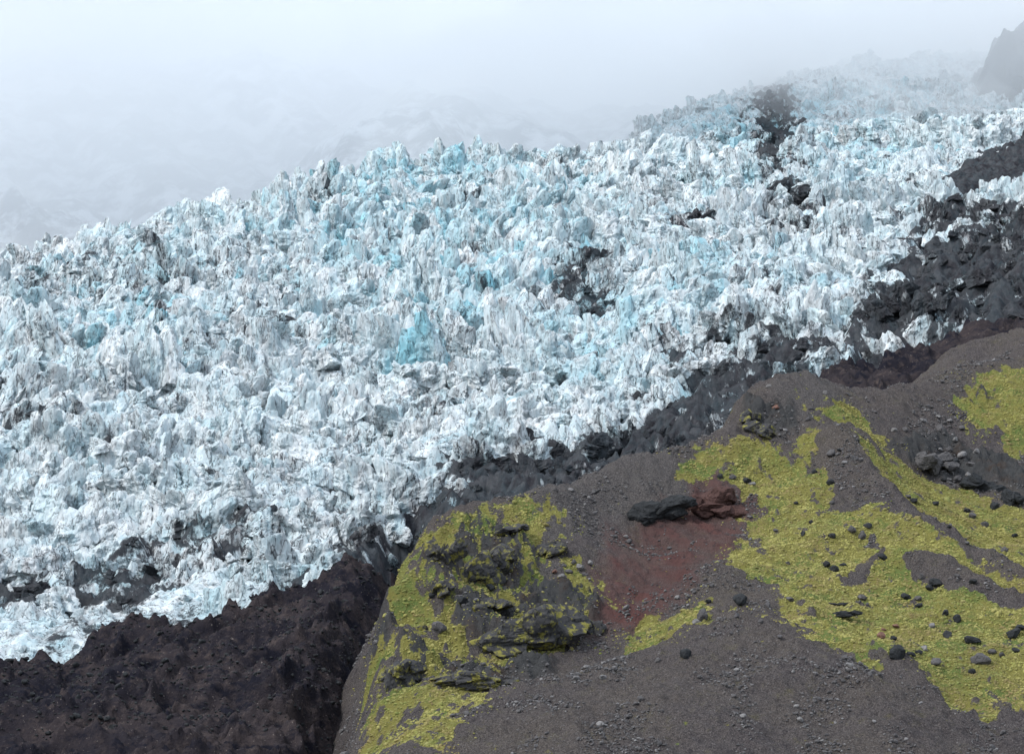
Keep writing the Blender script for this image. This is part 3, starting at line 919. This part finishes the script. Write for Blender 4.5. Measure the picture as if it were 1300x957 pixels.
for u, v, w, k in [(1186, 744, 17, 'd'), (1180, 749, 10, 'd'), (1237, 740, 14, 'd'), (1170, 735, 9, 'g'), (1166, 770, 13, 'd'), (1165, 762, 10, 'g'), (1201, 780, 12, 'd'), (1216, 789, 13, 'd'), (1095, 761, 12, 'g'), (1150, 759, 14, 'd'),
                   (1138, 796, 10, 'r'), (1120, 810, 10, 'r'), (1134, 812, 11, 'd'), (1203, 809, 16, 'd'), (1232, 814, 22, 'd'), (1140, 836, 22, 'd'), (1156, 832, 12, 'd'), (1167, 830, 10, 'd'), (1173, 824, 15, 'p'),
                   (1190, 844, 14, 'g'), (1246, 842, 24, 'g'), (1235, 855, 10, 'd'), (1260, 830, 12, 'g'), (1272, 833, 11, 'g'), (1288, 808, 22, 'd'), (1296, 798, 14, 'd'), (1289, 828, 14, 'd'), (1184, 797, 10, 'p'), (1122, 800, 9, 'r')]:
    boulder(u, v, w, k, 'in the lower moss field', 'boulders in the lower moss field')
for u, v, w, k in [(940, 767, 19, 'd'), (1003, 762, 14, 'g'), (892, 787, 18, 'g'), (885, 790, 12, 'p'), (900, 765, 10, 'd'), (965, 790, 9, 'g'), (870, 835, 16, 'd'), (990, 810, 8, 'g'), (780, 850, 9, 'p'), (745, 848, 9, 'p'), (695, 845, 9, 'g'), (765, 862, 14, 'p'), (835, 840, 9, 'g')]:
    boulder(u, v, w, k, 'on the lower gravel slope', 'boulders on the lower gravel slope')
for u, v, w, k in [(583, 759, 11, 'g'), (622, 750, 11, 'd'), (477, 816, 9, 'p'), (549, 758, 9, 'd'), (585, 765, 22, 'd'), (558, 802, 20, 'g'), (705, 727, 11, 'r'), (712, 732, 9, 'p'), (722, 728, 11, 'g'), (735, 722, 12, 'p'), (728, 716, 9, 'g'), (742, 730, 9, 'g'), (716, 720, 8, 'g'), (748, 716, 8, 'p'), (724, 622, 8, 'p'), (706, 623, 6, 'p')]:
    boulder(u, v, w, k, 'on the mossy bluff', 'boulders on the mossy bluff')
boulder(985, 518, 10, 'r', 'lying alone on the gravel cap near the ice', None)
for u, v, w, k in [(1195, 548, 12, 'g'), (1213, 560, 12, 'p'), (1222, 545, 9, 'g'), (1205, 572, 10, 'g'), (1222, 580, 14, 'p'), (1212, 590, 12, 'd'), (1232, 592, 14, 'g'), (1150, 548, 9, 'g'), (1172, 535, 10, 'p'), (1190, 530, 8, 'p'), (1160, 525, 8, 'g'), (1205, 535, 9, 'p'), (1240, 575, 10, 'p'), (1145, 565, 10, 'g'), (1135, 548, 8, 'p'), (1198, 610, 10, 'd'), (1215, 612, 12, 'g'), (1228, 605, 10, 'p')]:
    boulder(u, v, w, k, 'in the stony gully', 'boulders in the stony gully')

seen = {}
for rec in set_down:
    seen.setdefault(rec[0]['label'], []).append(rec)
for same in seen.values():
    for o, look, u, v in same if len(same) > 1 else ():
        near = min((r_ for r_ in set_down if r_[1] != look), key=lambda r_: (r_[0].location - o.location).length)
        if (near[0].location - o.location).length < 6.0:        # a true neighbour, else the label stays shared
            o['label'] = ' '.join((o['label'] + f' beside a {near[1]} one').replace(' basalt', '').split()[:16])

# ------------------------------------------------------------------ rock outcrops
def outcrop(u, v, wpx, hpx, depth, mat, label, seed, rz=0.0, sink=0.35, level=5, rough=0.2, tilt=(0, 0), bed=(3, 3, 8)):
    x, y, z = spot(u, v)
    R_ = np.random.default_rng(seed)
    VV, FF, off = [], [], 0
    for q_ in range(int(np.clip(wpx / 9, 4, 13))):
        nn, dd = [], []
        for k in range(11):
            nn.append(R_.normal(size=3)); dd.append(R_.uniform(.55, 1))
        v_, f_ = block(4 if wpx > 40 else 3, nn, dd)
        v_ = v_ * np.minimum(1, 1.25 / np.linalg.norm(v_, axis=1, keepdims=True))
        e = v_ + seed + q_ * 3.7
        v_ = v_ * (1 + 0.10 * n3(e * 3, seed) + 0.10 * np.abs(n3(e * np.array([4, 4, 9.0]), seed + 1)) + 0.05 * n3(e * 13, seed + 2))[:, None]
        sc = R_.uniform(0.30, 0.52)
        v_ = v_ * np.array([sc * R_.uniform(.8, 1.2), sc * 1.3, sc * R_.uniform(.9, 1.5)])
        if q_:
            v_ = v_ + np.array([R_.uniform(-.72, .72), R_.uniform(-.4, .4), R_.uniform(-.5, .45)])
        VV.append(v_); FF.append(f_ + off); off += len(v_)
    vv, ff = np.vstack(VV), np.vstack(FF)
    a, b = wpx * y / FOC / 2, hpx * y / FOC / 2
    o = link('rock_outcrop', tri_mesh('rock_outcrop', vv * np.array([a, depth, b]), ff, mat), label=label, cat='rock outcrop')
    o.location = (x, y, z + b * (1 - 2 * sink))
    o.rotation_euler = (tilt[0], tilt[1], rz)
    return o
outcrop(832, 660, 74, 34, 5.0, STONE_DARK, 'black overhanging lava ledge jutting over the red scree', 5, 0.1, 0.25, tilt=(0, -0.18))
outcrop(908, 648, 84, 50, 7.0, rock_material('red_brown_crag', (0.034, 0.021, 0.020), (0.105, 0.058, 0.050)), 'red brown rock knob at the head of the red scree', 6, 0.0, 0.4)
B = dict(bed=(3.2, 3.2, 5.5), rough=0.30)
outcrop(670, 812, 150, 76, 9.0, CRAG, 'wide dark crag with moss tufts in the mossy bluff', 7, 0.1, 0.45, tilt=(0.1, -0.12), **B)
outcrop(612, 728, 100, 62, 8.0, CRAG, 'upper mossy crag above the wide dark crag', 8, 0.5, 0.5, tilt=(0.1, -0.35), **B)
outcrop(512, 860, 66, 60, 8.0, CRAG, 'rounded grey crag at the edge of the brown debris gully', 9, 0.0, 0.45, tilt=(0.1, -0.2), **B)
for u, v, a, b, lab, sd_k in [(560, 704, 56, 36, 'small crag under the rim of the mossy bluff', 30), (552, 748, 44, 26, 'low mossy rock hump beside a dark boulder on the bluff', 31), (690, 702, 62, 34, 'grey crag beside the pale stone pile on the bluff', 32),
                              (745, 800, 60, 42, 'crag at the end of the wide dark crag touching the red scree', 33), (625, 768, 66, 28, 'rock step on top of the wide dark crag', 34), (535, 800, 40, 24, 'little mossy rock rib above the rounded grey crag', 35), (652, 672, 50, 18, 'flat rock rib near the top of the mossy bluff', 36)]:
    outcrop(u, v, a, b, 5.0, CRAG, lab, sd_k, 0.2, 0.5, 4, tilt=(0.1, -0.3), **B)
outcrop(948, 536, 30, 44, 5.0, CRAG, 'blunt rock corner where the gravel cap meets the ice', 18, 0.0, 0.4, tilt=(0, 0.15))
outcrop(610, 870, 120, 30, 6.0, CRAG, 'low blue grey rock band under the mossy bluff', 10, 0.0, 0.45)
outcrop(1188, 598, 52, 38, 5.0, STONE, 'cracked grey and brown rock block in the stony gully', 12, 0.3, 0.3)
outcrop(1250, 622, 52, 30, 4.0, STONE_DARK, 'black jagged outcrop below the mossy knoll', 13, 0.0, 0.3)
outcrop(1292, 640, 46, 32, 4.0, STONE_DARK, 'dark blue grey outcrop at the lower end of the gully', 14, 0.0, 0.3)
outcrop(1068, 782, 52, 13, 2.0, STONE_DARK, 'thin black rock ledge crossing the green moss hollow', 15, 0.0, 0.35)
outcrop(1058, 768, 34, 7, 1.5, STONE_DARK, 'narrow upper rock ledge in the green moss hollow', 16, 0.0, 0.35)
outcrop(965, 548, 64, 34, 7.0, CRAG, 'layered rock step under the gravel cap by the ice', 17, -0.3, 0.5, tilt=(0, 0.2))

# stones on the debris apron
ax, ay = rng.uniform(-230, 10, 9000), rng.uniform(680, 900, 9000)
am = soft(MOR_P[:1], ax, ay, 3, 7, 20, 91) > 0.6
ax, ay = ax[am], ay[am]
an = len(ax)
asz = rng.lognormal(-0.9, 0.45, an)
scatter('moraine_stones', [stone_mesh(70 + i, STONE_DARK, 2, 'stone', 0.7, 0.1) for i in range(5)], np.stack([ax, ay, ice_z(ax, ay) - .15 * asz], -1), rng.uniform(0, 6.28, (an, 3)) * np.array([.1, .1, 1]), np.repeat(asz[:, None], 3, 1), rng.integers(0, 5, an), {}, kind='stuff',
        label='grey stones scattered over the brown debris apron')
